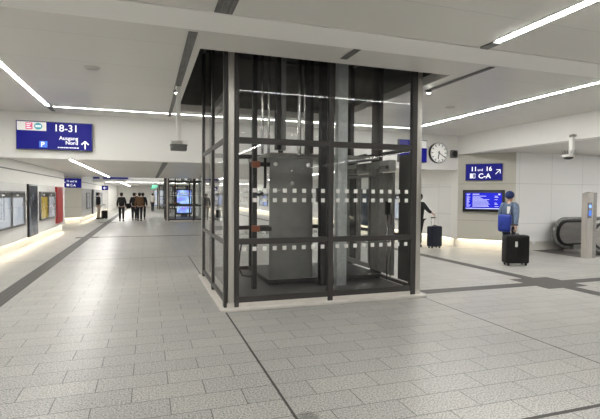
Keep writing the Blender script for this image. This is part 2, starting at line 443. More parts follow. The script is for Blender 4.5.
# ------------------------------------------------------------------ lamps in the ceiling
def lamp_line(axis, c, a0, a1, z, w, label, group=None, n=None, name='ceiling_light', end=None, dm='lamp'):
    mid = (a0 + a1) / 2
    loc = (mid, c, z) if axis == 0 else (c, mid, z)
    r = empty(name, loc, label, 'light', group)
    h = w / 2
    mb = MB()
    if axis == 0: mb.box(a0, a1, c - h - .012, c + h + .012, z - .002, z - .0005)
    else: mb.box(c - h - .012, c + h + .012, a0, a1, z - .002, z - .0005)
    mb.build('housing', M['lightgrey'], r)
    n = n or max(1, round((a1 - a0) / 2.85)); st = (a1 - a0) / n
    for i in range(n):
        b0 = a0 + i * st + .008; b1 = a0 + (i + 1) * st - .008
        mb = MB()
        if axis == 0: mb.box(b0, b1, c - h, c + h, z - .004, z - .002)
        else: mb.box(c - h, c + h, b0, b1, z - .004, z - .002)
        mb.build('diffuser', M[dm], r)
    if end is not None:
        e0, e1 = end
        mb = MB()
        if axis == 0: mb.box(e0, e1, c - h - .01, c + h + .01, z - .014, z - .0008)
        else: mb.box(c - h - .01, c + h + .01, e0, e1, z - .014, z - .0008)
        mb.build('end_cap', M['lamp_end'], r)
    return r
lamp_line(1, -2.09, 4.8, 11.42, H, .066, 'long light line in the high ceiling running to the left of the blue 18-31 sign', end=(11.44, 12.1))
lamp_line(0, 11.5, -2.0, 7.25, H, .026, 'thin light line crossing the high ceiling just before the white lintel', dm='lamp_thin')
lamp_line(1, 7.3, 4.8, 11.3, H, .042, 'thin long light line in the ceiling between the glass lift and the clock', dm='lamp_strong')
lamp_line(0, 4.75, -2.0, 7.25, H, .04, 'light line across the high ceiling before the lift, mirrored in the lift glass', dm='lamp_thin')
lamp_line(1, 2.58, YB + .5, 2.88, 2.9, .056, 'broad light line at the upper right, nearest one to the camera', end=(2.89, 3.04))
lamp_line(1, 6.75, YB + .5, 2.6, 2.9, .06, 'light line in the low ceiling over the right foreground', dm='lamp_thin')
lamp_line(1, -2.2, YB + .5, 2.6, 2.9, .06, 'light line in the low ceiling over the left foreground', dm='lamp_thin')
lamp_line(1, -2.05, 13.6, 28.0, HL, .06, 'light line in the low ceiling beyond the lintel, left of the walkers', dm='lamp_low')
lamp_line(1, 7.3, 13.6, 28.0, HL, .06, 'light line in the low ceiling behind the lift, over the right tactile strip', dm='lamp_low')
lamp_line(0, 33.6, -2.0, 7.25, H, .06, 'crossing light line in the far high bay behind the second lift', dm='lamp_thin')
lamp_line(1, -2.05, 28.6, 33.4, H, .06, 'light line in the far high bay above the walking people', dm='lamp_thin')
lamp_line(1, 7.3, 28.6, 33.4, H, .06, 'light line in the far high bay on the right', dm='lamp_thin')
lamp_line(1, -2.05, 36, 60, HL, .06, 'farthest light line in the low ceiling towards the corridor end')
lamp_line(1, 7.3, 36, 60, HL, .06, 'farthest light line in the low ceiling on the right')
lamp_line(0, 40.0, -3.2, 9.2, HL, .1, 'light line across the low ceiling far down the corridor', dm='lamp_thin')
lamp_line(0, 7.6, 11.4, 18.5, 3.06, .14, 'added fill light line out of view in the escalator alcove ceiling', n=3, dm='alcove_fill')  # added fill lamp, kept out of view, brightens the white alcove wall

# warm strips under the floating wall panels
def led(x, y0, y1, side, label):
    a, b = sorted((x - .03 * side, x - .10 * side))
    o = MB().box(a, b, y0, y1, .288, .2995).build('light_rail', M['led'], loc=((a + b) / 2, (y0 + y1) / 2, .29)); tag(o, label, 'light strip')
led(XL, 12.8, 23.2, 1, 'warm light strip under the left wall with the poster cases')
led(XL, 29.05, 47.9, 1, 'warm light strip under the far left wall behind the black-jacketed walker')
led(XR, 12.8, 59, -1, 'warm light strip under the right wall seen behind the lift')
for p0, rz, L, lb in (((9.6, 12.4), CH_RZ, CH_L, 'warm light strip under the beige wall with the departures monitor'),
                      ((-4.8, 27.8), LC_RZ, LC_L, 'warm light strip under the beige wall of the left passage')):
    o = MB().box(.02, L - .02, .03, .1, .288, .2995).build('light_rail', M['led']); o.location = (*p0, 0); o.rotation_euler.z = rz
    tag(o, lb, 'light strip')

# dark slots with small spots
def slot(x, y0, y1, z, w, label, group=None, axis=1):
    mb = MB()
    mb.box(x - w / 2, x + w / 2, y0, y1, z - .007, z - .0008)
    o = mb.build('ceiling_slot', M['slot'], loc=(x, (y0 + y1) / 2, z)); tag(o, label, 'ceiling slot', group)
slot(.53, 5.62, 9.1, H - .006, .11, 'dark slot in the ceiling left of the lift well, with a small spot in it')
slot(.53, 9.3, 11.9, H, .075, 'narrow dark slot in the ceiling just before the lintel, left of the lift')
slot(.48, -2, 3.04, 2.9, .12, 'broad dark slot at the top edge left of centre')
slot(4.93, 5.62, 7.3, H - .006, .09, 'dark slot in the ceiling right of the lift well, ending at a bright spot')
slot(2.66, 5.45, 6.0, H - .006, .10, 'short dark slot in the white band above the middle of the lift front')
slot(.52, 14.0, 28.0, HL, .16, 'long dark slot in the low ceiling leading to the second lift')
def spot(x, y, z, label):
    r = empty('spot_light', (x, y, z), label, 'spotlight')
    MB().cyl((x, y, z - .05), (x, y, z - .008), .04, .045).build('housing', M['lamp_end'], r)
    MB().cyl((x, y, z - .056), (x, y, z - .0505), .032).build('lens', M['spot'], r)
    l = bpy.data.lights.new('spot_beam', 'SPOT'); l.energy = 45; l.spot_size = 1.6; l.spot_blend = .7; l.color = (1, .93, .82); l.shadow_soft_size = .05
    lo = bpy.data.objects.new('spot_beam', l); COL.objects.link(lo); lo.parent = r; lo.location = (0, 0, -.065)
spot(.53, 8.85, H - .006, 'small bright spot in the dark slot left of the lift')
spot(4.93, 7.24, H - .006, 'small bright spot in the dark slot right of the lift')
def puck(name, x, y, z, r, label, cat):
    mb = MB(); mb.cyl((x, y, z - .022), (x, y, z - .0008), r * .82, r, 28); mb.cyl((x, y, z - .03), (x, y, z - .022), r * .5, r * .6, 28)
    tag(mb.build(name, M['lightgrey'], loc=(x, y, z)), label, cat)
puck('smoke_detector', -.80, 7.75, H, .12, 'round grey detector in the high ceiling left of the lift', 'detector')
puck('smoke_detector', 6.3, 8.45, H, .11, 'round grey detector beside the thin light line at right', 'detector')

# ------------------------------------------------------------------ the lift: glass shaft
LX0, LX1, LY0, LY1 = 1.03, 4.40, 6.60, 9.45
ZT = 4.55
LIFT_C = (2.71, 8.03, 0)
def make_shaft():
    r = empty('lift_shaft', LIFT_C, 'large glass lift shaft with dark frames and steel corner posts in the foreground', 'lift shaft', 'glass lift shafts along the hall')
    MB().box(LX0 - .035, LX1 + .03, LY0 - .125, LY1 + .12, .002, .04, 0, .006).build('plinth', M['steel_plinth'], r, smooth='auto')
    MB().box(LX0 + .07, LX1 - .04, LY0 - .02, LY1 + .05, .0405, .105).build('skirt', M['steel_plinth'], r)
    for (a0, a1, b0, b1) in ((1.115, 1.204, LY0 - .018, LY0 + .07), (4.272, 4.362, LY0 - .018, LY0 + .07), (1.118, 1.204, LY1 - .07, LY1 + .012), (4.272, 4.362, LY1 - .07, LY1 + .012)):
        MB().box(a0, a1, b0, b1, .041, ZT, 0, .008).build('corner_post', M['steel'], r, smooth='auto')
    # front and rear: two bays, three tiers
    tiers = ((.19, .965), (1.048, 2.452), (2.54, ZT - .05))
    for (yy, face) in ((LY0, -1), (LY1, 1)):
        ya, yb = (yy - .025, yy + .06) if face < 0 else (yy - .06, yy + .025)
        for (x0, x1, z0) in ((1.206, 1.275, .041), (2.68, 2.77, .041), (4.172, 4.27, .041)):
            MB().box(x0, x1, ya, yb, z0, ZT, 0, .006).build('mullion', M['frame'], r, smooth='auto')
        for (z0, z1) in ((.105, .19), (.965, 1.048), (2.452, 2.54), (ZT - .05, ZT)):
            for (x0, x1) in ((1.276, 2.679), (2.771, 4.171)):
                MB().box(x0, x1, ya + .006, yb - .006, z0, z1).build('rail', M['frame'], r)
        for (x0, x1) in ((1.276, 2.679), (2.771, 4.171)):
            for (z0, z1) in tiers:
                mb = MB(); mb.box(x0, x1, yy + .008, yy + .02, z0, z1, 0)
                def dots(zc, skip=0):
                    n = 9; st = (x1 - x0 - .16) / (n - 1)
                    for k in range(n):
                        if (k * 7 + int(zc * 10)) % 11 < skip: continue
                        xc = x0 + .08 + k * st
                        mb.box(xc - .031, xc + .031, yy + .004, yy + .0075, zc - .031, zc + .031, 1)
                if z0 == 1.048: dots(1.765); dots(1.62)
                if z0 < .5: dots(.895)
                mb.build('glass_pane', [M['glass'], M['dot']], r)
    # sides: two bays, three tiers
    for (xx, face) in ((1.085, -1), (4.33, 1)):
        xa, xb = (xx - .028, xx + .028) if face < 0 else (xx - .06, xx + .03)
        for (y0, y1) in (((6.60, 6.72), (7.91, 8.03), (9.28, 9.42)) if face < 0 else ((6.675, 6.785), (7.91, 8.22), (9.22, 9.365))):
            MB().box(xa, xb, y0, y1, .041, ZT, 0, .005).build('mullion', M['frame'], r, smooth='auto')
        for (z0, z1) in ((.11, .17), (.96, 1.02), (2.46, 2.53), (ZT - .05, ZT)):
            for (y0, y1) in (((6.721, 7.909), (8.031, 9.279)) if face < 0 else ((6.786, 7.909), (8.221, 9.219))):
                MB().box(xx - .024, xx + .024, y0, y1, z0, z1).build('rail', M['frame'], r)
        for (y0, y1) in (((6.721, 7.909), (8.031, 9.279)) if face < 0 else ((6.786, 7.909), (8.221, 9.219))):
            for (z0, z1) in ((.17, .96), (1.02, 2.46), (2.53, ZT - .05)):
                if face > 0 and z0 < 2 : continue      # the entrance side has doors below
                MB().box(xx - .006, xx + .006, y0, y1, z0, z1).build('glass_pane', M['glass'], r)
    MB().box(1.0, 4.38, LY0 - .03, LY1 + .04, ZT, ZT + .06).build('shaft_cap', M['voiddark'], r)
    # guide columns and rams in the shaft
    MB().box(1.63, 1.70, 7.25, 7.36, .15, ZT - .05).build('guide_column', M['dark'], r)
    MB().box(3.06, 3.24, 7.10, 7.24, .15, ZT - .05, 0, .008).build('guide_column', M['galv'], r, smooth='auto')
    MB().box(2.60, 2.655, 7.2, 7.45, 2.40, ZT - .05).build('guide_column', M['dark'], r)
    MB().box(2.80, 2.90, 7.2, 7.34, .15, ZT - .05).build('guide_column', M['dark'], r)
    MB().box(2.03, 2.10, 7.25, 7.4, 2.45, ZT - .05).build('guide_column', M['dark'], r)
    MB().box(2.13, 2.20, 7.3, 7.45, 2.45, ZT - .05).build('guide_column', M['midgrey'], r)
    for x, y, rr in ((1.82, 7.4, .022), (1.93, 7.4, .022), (2.45, 7.35, .035), (2.53, 7.3, .016)):
        MB().cyl((x, y, 2.38), (x, y, ZT - .05), rr, seg=14).build('ram', M['steel_bright'], r, smooth='auto')
    MB().box(1.62, 1.95, 7.37, 7.42, 2.17, 2.24).build('bracket', M['dark'], r)
    MB().box(1.72, 1.955, 7.28, 7.34, 1.10, 1.17).build('bracket', M['dark'], r)
    for z in (2.14, 1.10):
        MB().box(1.60, 1.73, 7.15, 7.24, z, z + .10, 0, .01).build('guide_shoe', M['orange'], r, smooth='auto')
    pts = [(1.66, 7.2, 2.02)] + [(1.72 - .10 * math.cos(a), 7.2, 1.86 - .16 * math.sin(a)) for a in [PI * k / 10 for k in range(11)]] + [(1.82, 7.2, 2.3)]
    MB().tube(pts, .022, 10).build('cable', M['rubber'], r, smooth=True)
    pts = [(1.42, 7.05, 1.0), (1.38, 7.05, .8), (1.36, 7.05, .55), (1.42, 7.05, .42), (1.60, 7.05, .40)]
    MB().tube(pts, .012, 8).build('cable', M['rubber'], r, smooth=True)
    MB().box(1.22, 4.15, 6.72, 9.2, .15, .155).build('pit_floor', M['frame'], r)
    # entrance side: door frame, header gear, door leaves
    MB().box(4.29, 4.35, 6.79, 7.18, .201, 2.42).build('door_jamb', M['frame'], r)
    MB().box(4.29, 4.35, 9.0, 9.215, .201, 2.42).build('door_jamb', M['frame'], r)
    return r
def make_car():
    r = empty('lift_car', (2.95, 8.2, .16), 'grey lift car with sliding glass doors standing inside the large glass shaft', 'lift car', 'lift cars at hall level')
    MB().box(1.96, 4.10, 7.5, 9.15, .165, .24).build('car_floor', M['dark'], r)
    MB().box(1.965, 2.745, 7.46, 7.498, .26, 2.33, 0, .01).build('side_panel', M['midgrey'], r, smooth='auto')
    for (x, z) in ((2.06, 2.22), (2.65, 2.22), (2.36, 1.9)):
        MB().cyl((x, 7.44, z), (x, 7.459, z), .035, seg=16).build('bolt', M['steel_bright'], r, smooth='auto')
    MB().box(1.96, 4.06, 7.5, 9.15, 2.36, 2.42).build('car_roof', M['mech'], r)
    MB().box(2.75, 4.05, 7.47, 7.485, .26, 2.33).build('side_glass', M['case_glass'], r)
    MB().box(1.97, 2.03, 9.07, 9.14, .245, 2.355).build('car_post', M['dark'], r)
    MB().box(3.98, 4.04, 9.07, 9.14, .245, 2.355).build('car_post', M['frame'], r)
    # header with door operator
    MB().box(4.10, 4.24, 7.2, 9.16, 2.14, 2.34, 0, .01).build('door_header', M['lightgrey'], r, smooth='auto')
    g = MB(); g.box(4.03, 4.095, 7.55, 7.85, 2.06, 2.20); g.box(4.03, 4.095, 8.1, 8.4, 2.2, 2.32); g.box(4.04, 4.095, 8.5, 8.95, 2.15, 2.25); g.box(4.05, 4.095, 7.22, 7.5, 2.18, 2.24)
    g.build('door_operator', M['mech'], r)
    g = MB(); g.cyl((4.06, 8.05, 2.47), (4.06, 8.3, 2.47), .045); g.cyl((4.06, 8.6, 2.46), (4.06, 8.75, 2.46), .03); g.cyl((4.08, 7.8, 2.46), (4.08, 7.95, 2.46), .03)
    g.build('motor', M['dark'], r, smooth='auto')
    MB().box(4.19, 4.24, 7.22, 8.08, .25, 2.12, 0, .008).build('door_pocket', M['mech'], r, smooth='auto')
    for (y0, y1) in ((8.10, 8.63), (8.65, 9.18)):
        d = MB(); x0, x1 = 4.18, 4.23
        d.box(x0, x1, y0, y0 + .06, .25, 2.12); d.box(x0, x1, y1 - .06, y1, .25, 2.12)
        d.box(x0, x1, y0 + .06, y1 - .06, .25, .34); d.box(x0, x1, y0 + .06, y1 - .06, 2.06, 2.12)
        o = d.build('door', M['mech'], r)
        MB().box(4.2, 4.208, y0 + .061, y1 - .061, .341, 2.059).build('door_glass', M['case_glass'], o)
    for x in (4.05, 4.12):
        MB().cyl((x, 7.15, .20), (x, 7.15, 1.38), .014, seg=12).build('handrail', M['steel_bright'], r, smooth=True)
    MB().box(4.00, 4.08, 7.10, 7.17, 1.36, 1.60, 0, .01).build('control_panel', M['black'], r, smooth='auto')
    MB().box(3.40, 3.58, 9.0, 9.06, 1.55, 1.85, 0, .01).build('display', M['grey'], r)
    return r
shaft = make_shaft(); car = make_car()
for i, (dy, l1, l2) in enumerate(((PERIOD, 'second glass lift shaft down the hall, beside the walking people', 'lift car in the second glass shaft down the hall'),
                                  (2 * PERIOD, 'farthest glass lift shaft, partly hidden by the second one', 'lift car in the farthest glass shaft'))):
    s2 = copy_tree(shaft); s2.location.y += dy; s2['label'] = l1
    if i == 1:
        s2.scale.z = .58

# ------------------------------------------------------------------ signs
def sign_board(loc, w, h, label, rz=0, name='direction_sign', d=.12, cat='sign', rim=.014):
    """root at the lower middle of the board's back; board spans x -w/2..w/2, z 0..h, front at y=-d"""
    r = empty(name, loc, label, cat, rz=rz, local=True)
    MB().box(-w / 2, w / 2, -d + .012, 0, 0, h, 0, .004).build('frame', M['grey'], r, smooth='auto')
    MB().box(-w / 2 + rim, w / 2 - rim, -d, -d + .0115, rim, h - rim).build('face', M['blue'], r)
    return r
# 18-31
s = sign_board((-2.105, 12.445, 2.745), 1.655, .68, 'blue overhead sign reading 18-31 Ausgang Nord on the white lintel')
f = -.12 - .0035
MB().box(-.80, -.185, f, f + .003, .45, .655).build('logo_field', M['signwhite'], s)
g = MB(); g.box(-.62, -.475, f - .004, f - .0005, .475, .635); o = g.build('logo', M['pink'], s)
g = MB()
for z, w_ in ((.60, .09), (.555, .07), (.51, .10)): g.box(-.60, -.60 + w_, f - .007, f - .0045, z - .009, z + .009)
g.build('logo_mark', M['text'], s)
g = MB(); g.prism([(-.355 + .085 * math.cos(a), .555 + .08 * math.sin(a)) for a in [2 * PI * k / 24 for k in range(24)]], 1, f - .004, f - .0005); g.build('logo', M['teal'], s)
g = MB()
for x in (-.41, -.37, -.33): g.box(x, x + .028, f - .007, f - .0045, .53, .58)
g.build('logo_mark', M['text'], s)
text('18-31', .235, .515, .455, f, 'lettering', M['text'], s, 'RIGHT', .0015)
text('Ausgang', .125, .505, .255, f, 'lettering', M['text'], s, 'RIGHT', .0004)
text('Nord', .125, .505, .145, f, 'lettering', M['text'], s, 'RIGHT', .0004)
g = MB(); x = .06
for w_ in (.03, .02, .04, .03, .05, .02, .04, .03, .05, .04): g.box(x, x + w_, f, f + .003, .055, .078); x += w_ + .012
g.build('small_print', M['text'], s)
g = MB(); arrow(g, .66, .14, f, f + .003, PI / 2, .19, .026); g.build('arrow', M['text'], s)
MB().box(-.335, -.165, f, f + .003, .055, .205).build('parking_field', M['pblue'], s)
text('P', .16, -.305, .075, f - .004, 'lettering', M['text'], s, 'LEFT', .002)
# sign right of the lift: a strip of it shows beside the post
s = sign_board((7.86, 12.445, 2.745), 1.0, .70, 'blue overhead sign on the lintel half hidden by the lift, left of the clock')
MB().box(.18, .48, f, f + .003, .45, .68).build('logo_field', M['signwhite'], s)
# 11 und 16 on the beige wall
def on_chamfer(along, z, off=0):
    d = Vector((math.cos(CH_RZ), math.sin(CH_RZ))); n = Vector((math.sin(CH_RZ), -math.cos(CH_RZ)))
    p = Vector((9.6, 12.4)) + d * along + n * (off + .001)
    return (p.x, p.y, z)
s = sign_board(on_chamfer(.78, 2.195), 1.10, .535, 'blue sign reading 11 und 16, C-A on the beige wall', CH_RZ, d=.08)
f = -.08 - .0035
text('11', .19, -.39, .305, f, 'lettering', M['text'], s, 'LEFT', .0055)
text('und', .105, -.185, .305, f, 'lettering', M['text'], s, 'LEFT', .0012)
text('16', .19, .05, .305, f, 'lettering', M['text'], s, 'LEFT', .0045)
text('C-A', .215, -.16, .075, f, 'lettering', M['text'], s, 'LEFT', .0045)
g = MB(); arrow(g, .41, .27, f, f + .003, PI / 4, .19, .022); g.build('arrow', M['text'], s)
g = MB(); g.box(-.41, -.33, f, f + .003, .075, .225)
g.box(-.32, -.25, f, f + .003, .075, .09); g.box(-.32, -.25, f, f + .003, .21, .225); g.box(-.262, -.25, f, f + .003, .09, .21); g.box(-.32, -.308, f, f + .003, .09, .21)
g.build('pictogram', M['text'], s)
# departures monitor
r = empty('departures_monitor', on_chamfer(.785, 1.205), 'black framed departures monitor with a lit blue screen below the C-A sign', 'monitor', rz=CH_RZ, local=True)
MB().box(-.62, .62, -.10, 0, 0, .695, 0, .01).build('bezel', M['black'], r, smooth='auto')
MB().box(-.535, .535, -.104, -.1005, .085, .60).build('screen', M['blue_screen'], r)
g = MB(); random.seed(3)
z = .545
g.box(-.50, -.40, -.1065, -.1045, z, z + .022); g.box(-.32, -.12, -.1065, -.1045, z, z + .022); g.box(.43, .49, -.1065, -.1045, z - .01, z + .03)
for k in range(10):
    z = .49 - k * .036
    g.box(-.50, -.50 + random.uniform(.06, .13), -.1065, -.1045, z, z + .014)
    g.box(-.32, -.32 + random.uniform(.22, .55), -.1065, -.1045, z, z + .014)
    if random.random() < .6: g.box(.33, .33 + random.uniform(.03, .12), -.1065, -.1045, z, z + .014)
g.build('screen_text', M['screen_text'], r)
MB().box(-.52, .52, -.1065, -.1045, .093, .118).build('ticker_bar', M['screen_text'], r)
random.seed(7)
# left passage sign
dl = Vector((math.cos(LC_RZ), math.sin(LC_RZ))); nl = Vector((math.sin(LC_RZ), -math.cos(LC_RZ)))
p = Vector((-4.8, 27.8)) + dl * .95 + nl * .002
s = sign_board((p.x, p.y, 2.02), 1.35, .54, 'blue sign with arrow and C-A on the beige wall at the left passage', LC_RZ, d=.08)
f = -.0835
g = MB(); arrow(g, -.45, .30, f, f + .003, PI, .2, .03); g.build('arrow', M['text'], s)
text('11 und 16', .16, -.28, .32, f, 'lettering', M['text'], s, 'LEFT', .002)
text('C-A', .20, -.05, .08, f, 'lettering', M['text'], s, 'LEFT', .002)
g = MB(); g.box(-.28, -.20, f, f + .003, .09, .22); g.box(-.19, -.12, f, f + .003, .09, .22); g.build('pictogram', M['text'], s)
# far signs
sign_board((-2.105, 34.645, 2.745), 1.655, .68, 'far blue sign on the second lintel, only its lower edge showing')
sign_board((-3.36, 34.645, 2.745), .40, .68, 'far blue sign at the left end of the second lintel')
s = sign_board((-3.0, 37.0, 1.96), .45, .34, 'small blue sign hanging above the walker with the beige trousers')
g = MB(); arrow(g, 0, .17, -.1235, -.1205, PI, .2, .04); g.build('arrow', M['text'], s)
MB().box(-.015, .015, -.07, -.04, .341, HL - 1.96 - .001).build('hanger', M['grey'], s, world=False)
for (x, y, lb) in ((.62, 41, 'nearer green exit sign hanging far down the hall'), (.6, 52, 'farther green exit sign hanging at the end of the hall')):
    r = empty('exit_sign', (x, y, 2.25), lb, 'sign', local=True)
    MB().box(-.24, .24, -.05, .05, 0, .24, 0, .01).build('face', M['green'], r, smooth='auto')
    MB().box(-.012, .012, -.012, .012, .2405, HL - 2.25 - .001).build('hanger', M['grey'], r)

# ------------------------------------------------------------------ clock, speaker, cameras
r = empty('clock', (8.815, 12.448, 3.07), 'round white station clock with black rim on the lintel', 'clock', local=True)
MB().cyl((0, -.001, 0), (0, -.10, 0), .322, seg=56).build('case', M['black'], r, smooth='auto')
MB().cyl((0, -.1005, 0), (0, -.104, 0), .305, seg=56).build('face', M['clock'], r, smooth='auto')
g = MB()
for k in range(60):
    a = PI / 2 - 2 * PI * k / 60
    L, w_ = (.075, .022) if k % 5 == 0 else (.022, .009)
    c, s_ = math.cos(a), math.sin(a); r0, r1 = .29 - L, .29
    g.prism([(r0 * c - w_ / 2 * s_, r0 * s_ + w_ / 2 * c), (r1 * c - w_ / 2 * s_, r1 * s_ + w_ / 2 * c), (r1 * c + w_ / 2 * s_, r1 * s_ - w_ / 2 * c), (r0 * c + w_ / 2 * s_, r0 * s_ - w_ / 2 * c)], 1, -.1065, -.1045)
g.build('dial_marks', M['black'], r)
def hand(name, a, L, w_, y):
    c, s_ = math.cos(a), math.sin(a); r0 = -.06
    MB().prism([(r0 * c - w_ / 2 * s_, r0 * s_ + w_ / 2 * c), (L * c - w_ / 2 * s_, L * s_ + w_ / 2 * c), (L * c + w_ / 2 * s_, L * s_ - w_ / 2 * c), (r0 * c + w_ / 2 * s_, r0 * s_ - w_ / 2 * c)], 1, y - .003, y).build(name, M['black'], r)
hand('hour_hand', PI / 2 - 2 * PI * (6.35 / 12), .20, .032, -.109)
hand('minute_hand', PI / 2 - 2 * PI * (20.5 / 60), .27, .022, -.113)
r = empty('mounted_loudspeaker', (9.42, 12.448, 3.06), 'dark grey rounded loudspeaker on the lintel right of the clock', 'loudspeaker', local=True)
MB().box(-.135, .135, -.10, 0, -.125, .125, 0, .045, 4).build('housing', M['grey'], r, smooth='auto')
MB().cyl((0, -.1005, 0), (0, -.112, 0), .10, .085, 28).build('grille', M['dark'], r, smooth='auto')
# hung camera with bird spikes, right
r = empty('hanging_camera', (9.4, 8.15, 3.05), 'white hung camera bristling with bird spikes under the right ceiling beam', 'camera', local=True)
g = MB(); g.box(.06, .13, -.05, .05, -.40, .12, 0, .006); g.box(.06, .199, -.05, .05, .06, .12)
g.build('bracket', M['white'], r, smooth='auto')
g = MB(); g.cyl((0, 0, -.36), (0, 0, -.42), .13, .15, 28); g.box(0, .1, -.04, .04, -.40, -.36); g.build('housing', M['lightgrey'], r, smooth='auto')
MB().ball((0, 0, -.425), (.11, .11, .05), seg=24).build('lens', M['black'], r, smooth=True)
g = MB()
for k in range(22):
    a = 2 * PI * k / 22; rr = .05 + .06 * (k % 2); t = .03
    g.cyl((rr * math.cos(a), rr * math.sin(a), -.362), ((rr + t) * math.cos(a), (rr + t) * math.sin(a), -.26), .003, seg=5)
g.build('bird_spikes', M['grey'], r)
# hung camera, left
r = empty('hanging_camera', (.54, 8.5, H - .014), 'pale pole with a grey camera box hanging left of the lift', 'camera', local=True)
MB().box(-.038, .038, -.03, .03, -.985, -.0005, 0, .004).build('pole', M['white'], r, smooth='auto')
g = MB(); g.box(-.14, .14, -.10, .10, -1.15, -1.04, 0, .012); g.box(-.15, .15, -.11, .11, -1.065, -1.05)
g.build('housing', M['grey'], r, smooth='auto')
g = MB(); g.box(-.12, .06, -.08, .08, -1.05, -.985)
g.build('mount_plate', M['lightgrey'], r)
g = MB()
for k in range(14):
    x = -.13 + .02 * k
    g.cyl((x, -.09, -1.05), (x + random.uniform(-.02, .02), -.1, -.97), .003, seg=5)
g.build('bird_spikes', M['lightgrey'], r)

# ------------------------------------------------------------------ posts
r = empty('service_post', (11.62, 9.37, 0), 'stainless steel post with a blue lit reader in front of the escalator', 'post')
g = MB(); g.prism([(11.44, .002), (11.64, .002), (11.64, 1.80), (11.60, 1.84), (11.44, 1.79)], 1, 9.27, 9.45)
o = g.build('body', M['steel'], r)
MB().box(11.645, 11.80, 9.29, 9.45, .002, 1.82).build('side_panel', M['escal'], r)
MB().box(11.425, 11.565, 9.245, 9.268, 1.12, 1.55, 0, .008).build('reader', M['grey'], r, smooth='auto')
MB().cyl((11.495, 9.240, 1.44), (11.495, 9.2445, 1.44), .042, seg=20).build('reader_light', M['led_blue'], r)
MB().box(11.45, 11.54, 9.240, 9.2445, 1.18, 1.33).build('reader_display', M['pblue'], r)
r = empty('steel_post', (2.12, 18.4, 0), 'tall grey steel post standing behind the left edge of the lift', 'post')
MB().box(2.05, 2.20, 18.33, 18.48, .002, 2.38, 0, .01).build('shaft', M['galv'], r, smooth='auto')
MB().box(2.02, 2.23, 18.30, 18.51, 2.381, 2.45, 0, .01).build('cap', M['grey'], r, smooth='auto')

# ------------------------------------------------------------------ escalator
r = empty('escalator', (14, 10.4, 0), 'escalator with rounded steel newel and black handrail at the right', 'escalator')
def capsule(x0, zc, rr, x1, n=16, rise=0.0):
    pts = [(x1, zc + rr + rise)] + [(x0 - rr * math.sin(a), zc + rr * math.cos(a)) for a in [PI * k / n for k in range(n + 1)]] + [(x1, zc - rr)]
    return pts
def balustrade(y0, y1, x0):
    g = MB(); g.prism(capsule(x0 + .42, .56, .33, 18.5), 1, y0 + .02, y1 - .02); g.build('balustrade', M['escal'], r, smooth='auto')
    path = [(18.5, (y0 + y1) / 2, .56 + .435)] + [(x0 + .42 - .435 * math.sin(a), (y0 + y1) / 2, .56 + .435 * math.cos(a)) for a in [PI * k / 22 for k in range(23)]] + [(x0 + .62, (y0 + y1) / 2, .56 - .435)]
    MB().tube(path, .062, 14).build('handrail', M['handrail'], r, smooth=True)
    path2 = [(x, y, z) for x, y, z in path]
    g = MB(); g.prism(capsule(x0 + .42, .56, .385, 18.5), 1, y0 + .03, y1 - .03); g.build('trim', M['rubber'], r, smooth='auto')
    MB().box(x0 + .65, 18.5, y0, y1, .003, .185).build('skirt', M['escal'], r)
balustrade(10.80, 11.08, 12.12)
balustrade(9.62, 9.80, 12.10)
MB().box(12.3, 18.5, 9.85, 10.75, .003, .06).build('steps', M['escal'], r)
structure('floor_plate', MB().box(11.5, 12.9, 9.5, 11.2, -.01, .0025), M['tactile'])
# small wall light near the base of the back wall
r = empty('wall_box', (11.5, 11.195, .22), 'small white box at the foot of the white wall behind the black suitcase', 'box', local=True)
MB().box(-.06, .06, -.06, 0, 0, .055, 0, .006).build('body', M['white'], r, smooth='auto')

# ------------------------------------------------------------------ poster cases on the left wall
def poster_case(y0, y1, z0, z1, posters, label, x=XL, side=1, group='poster cases', header=True):
    r = empty('poster_case', (x, (y0 + y1) / 2, z0), label, 'poster case')
    X0, X1 = x + .0005 * side, x + .07 * side
    def bx(mb, a, b, *q, **k): mb.box(min(a, b), max(a, b), *q, **k)
    g = MB(); fr = .05
    bx(g, X0, X1, y0, y1, z0, z0 + fr); bx(g, X0, X1, y0, y1, z1 - fr, z1)
    n = len(posters); st = (y1 - y0) / n
    for k in range(n + 1):
        yc = min(max(y0 + st * k, y0 + fr / 2), y1 - fr / 2)
        bx(g, X0, X1, yc - fr / 2, yc + fr / 2, z0 + fr, z1 - fr)
    g.build('frame', M['grey'], r)
    for k, pm in enumerate(posters):
        a, b = y0 + st * k + fr * .8, y0 + st * (k + 1) - fr * .8
        top = z1 - fr - (.14 if header else 0)
        g = MB(); bx(g, X0, x + .02 * side, a, b, z0 + fr + .001, top); g.build('poster', pm, r)
        if header:
            g = MB(); bx(g, X0, x + .025 * side, a, b, top + .002, z1 - fr - .001); g.build('header_strip', M['black'], r)
            c = (a + b) / 2
            g = MB(); bx(g, x + .026 * side, x + .028 * side, c - .12, c + .12, top + .05, top + .09); g.build('header_mark', M['text'], r)
        g = MB(); bx(g, x + .055 * side, x + .06 * side, a, b, z0 + fr + .001, z1 - fr - .001); g.build('glass', M['case_glass'], r)
    return r
poster_case(13.05, 15.85, .73, 1.76, [M['paleposter'], M['paleposter']], 'double poster case with pale blue posters, nearest on the left wall')
poster_case(18.0, 20.75, .74, 1.76, [M['yellow'], M['whiteposter']], 'double poster case with a yellow and a white poster beside the red panel')
poster_case(31.0, 33.2, .74, 1.76, [M['paleposter'], M['whiteposter']], 'small far poster case behind the black-jacketed walker')
poster_case(36.5, 41, .74, 1.80, [M['adscreen'], M['paleposter']], 'far poster case glowing blue beyond the walkers on the left')
poster_case(15.5, 17.9, .74, 1.76, [M['paleposter'], M['whiteposter']], 'poster case with pale posters on the right wall behind the lift', XR, -1)
poster_case(20.0, 22.4, .74, 1.76, [M['whiteposter'], M['yellow']], 'poster case with white and yellow posters on the right wall', XR, -1)
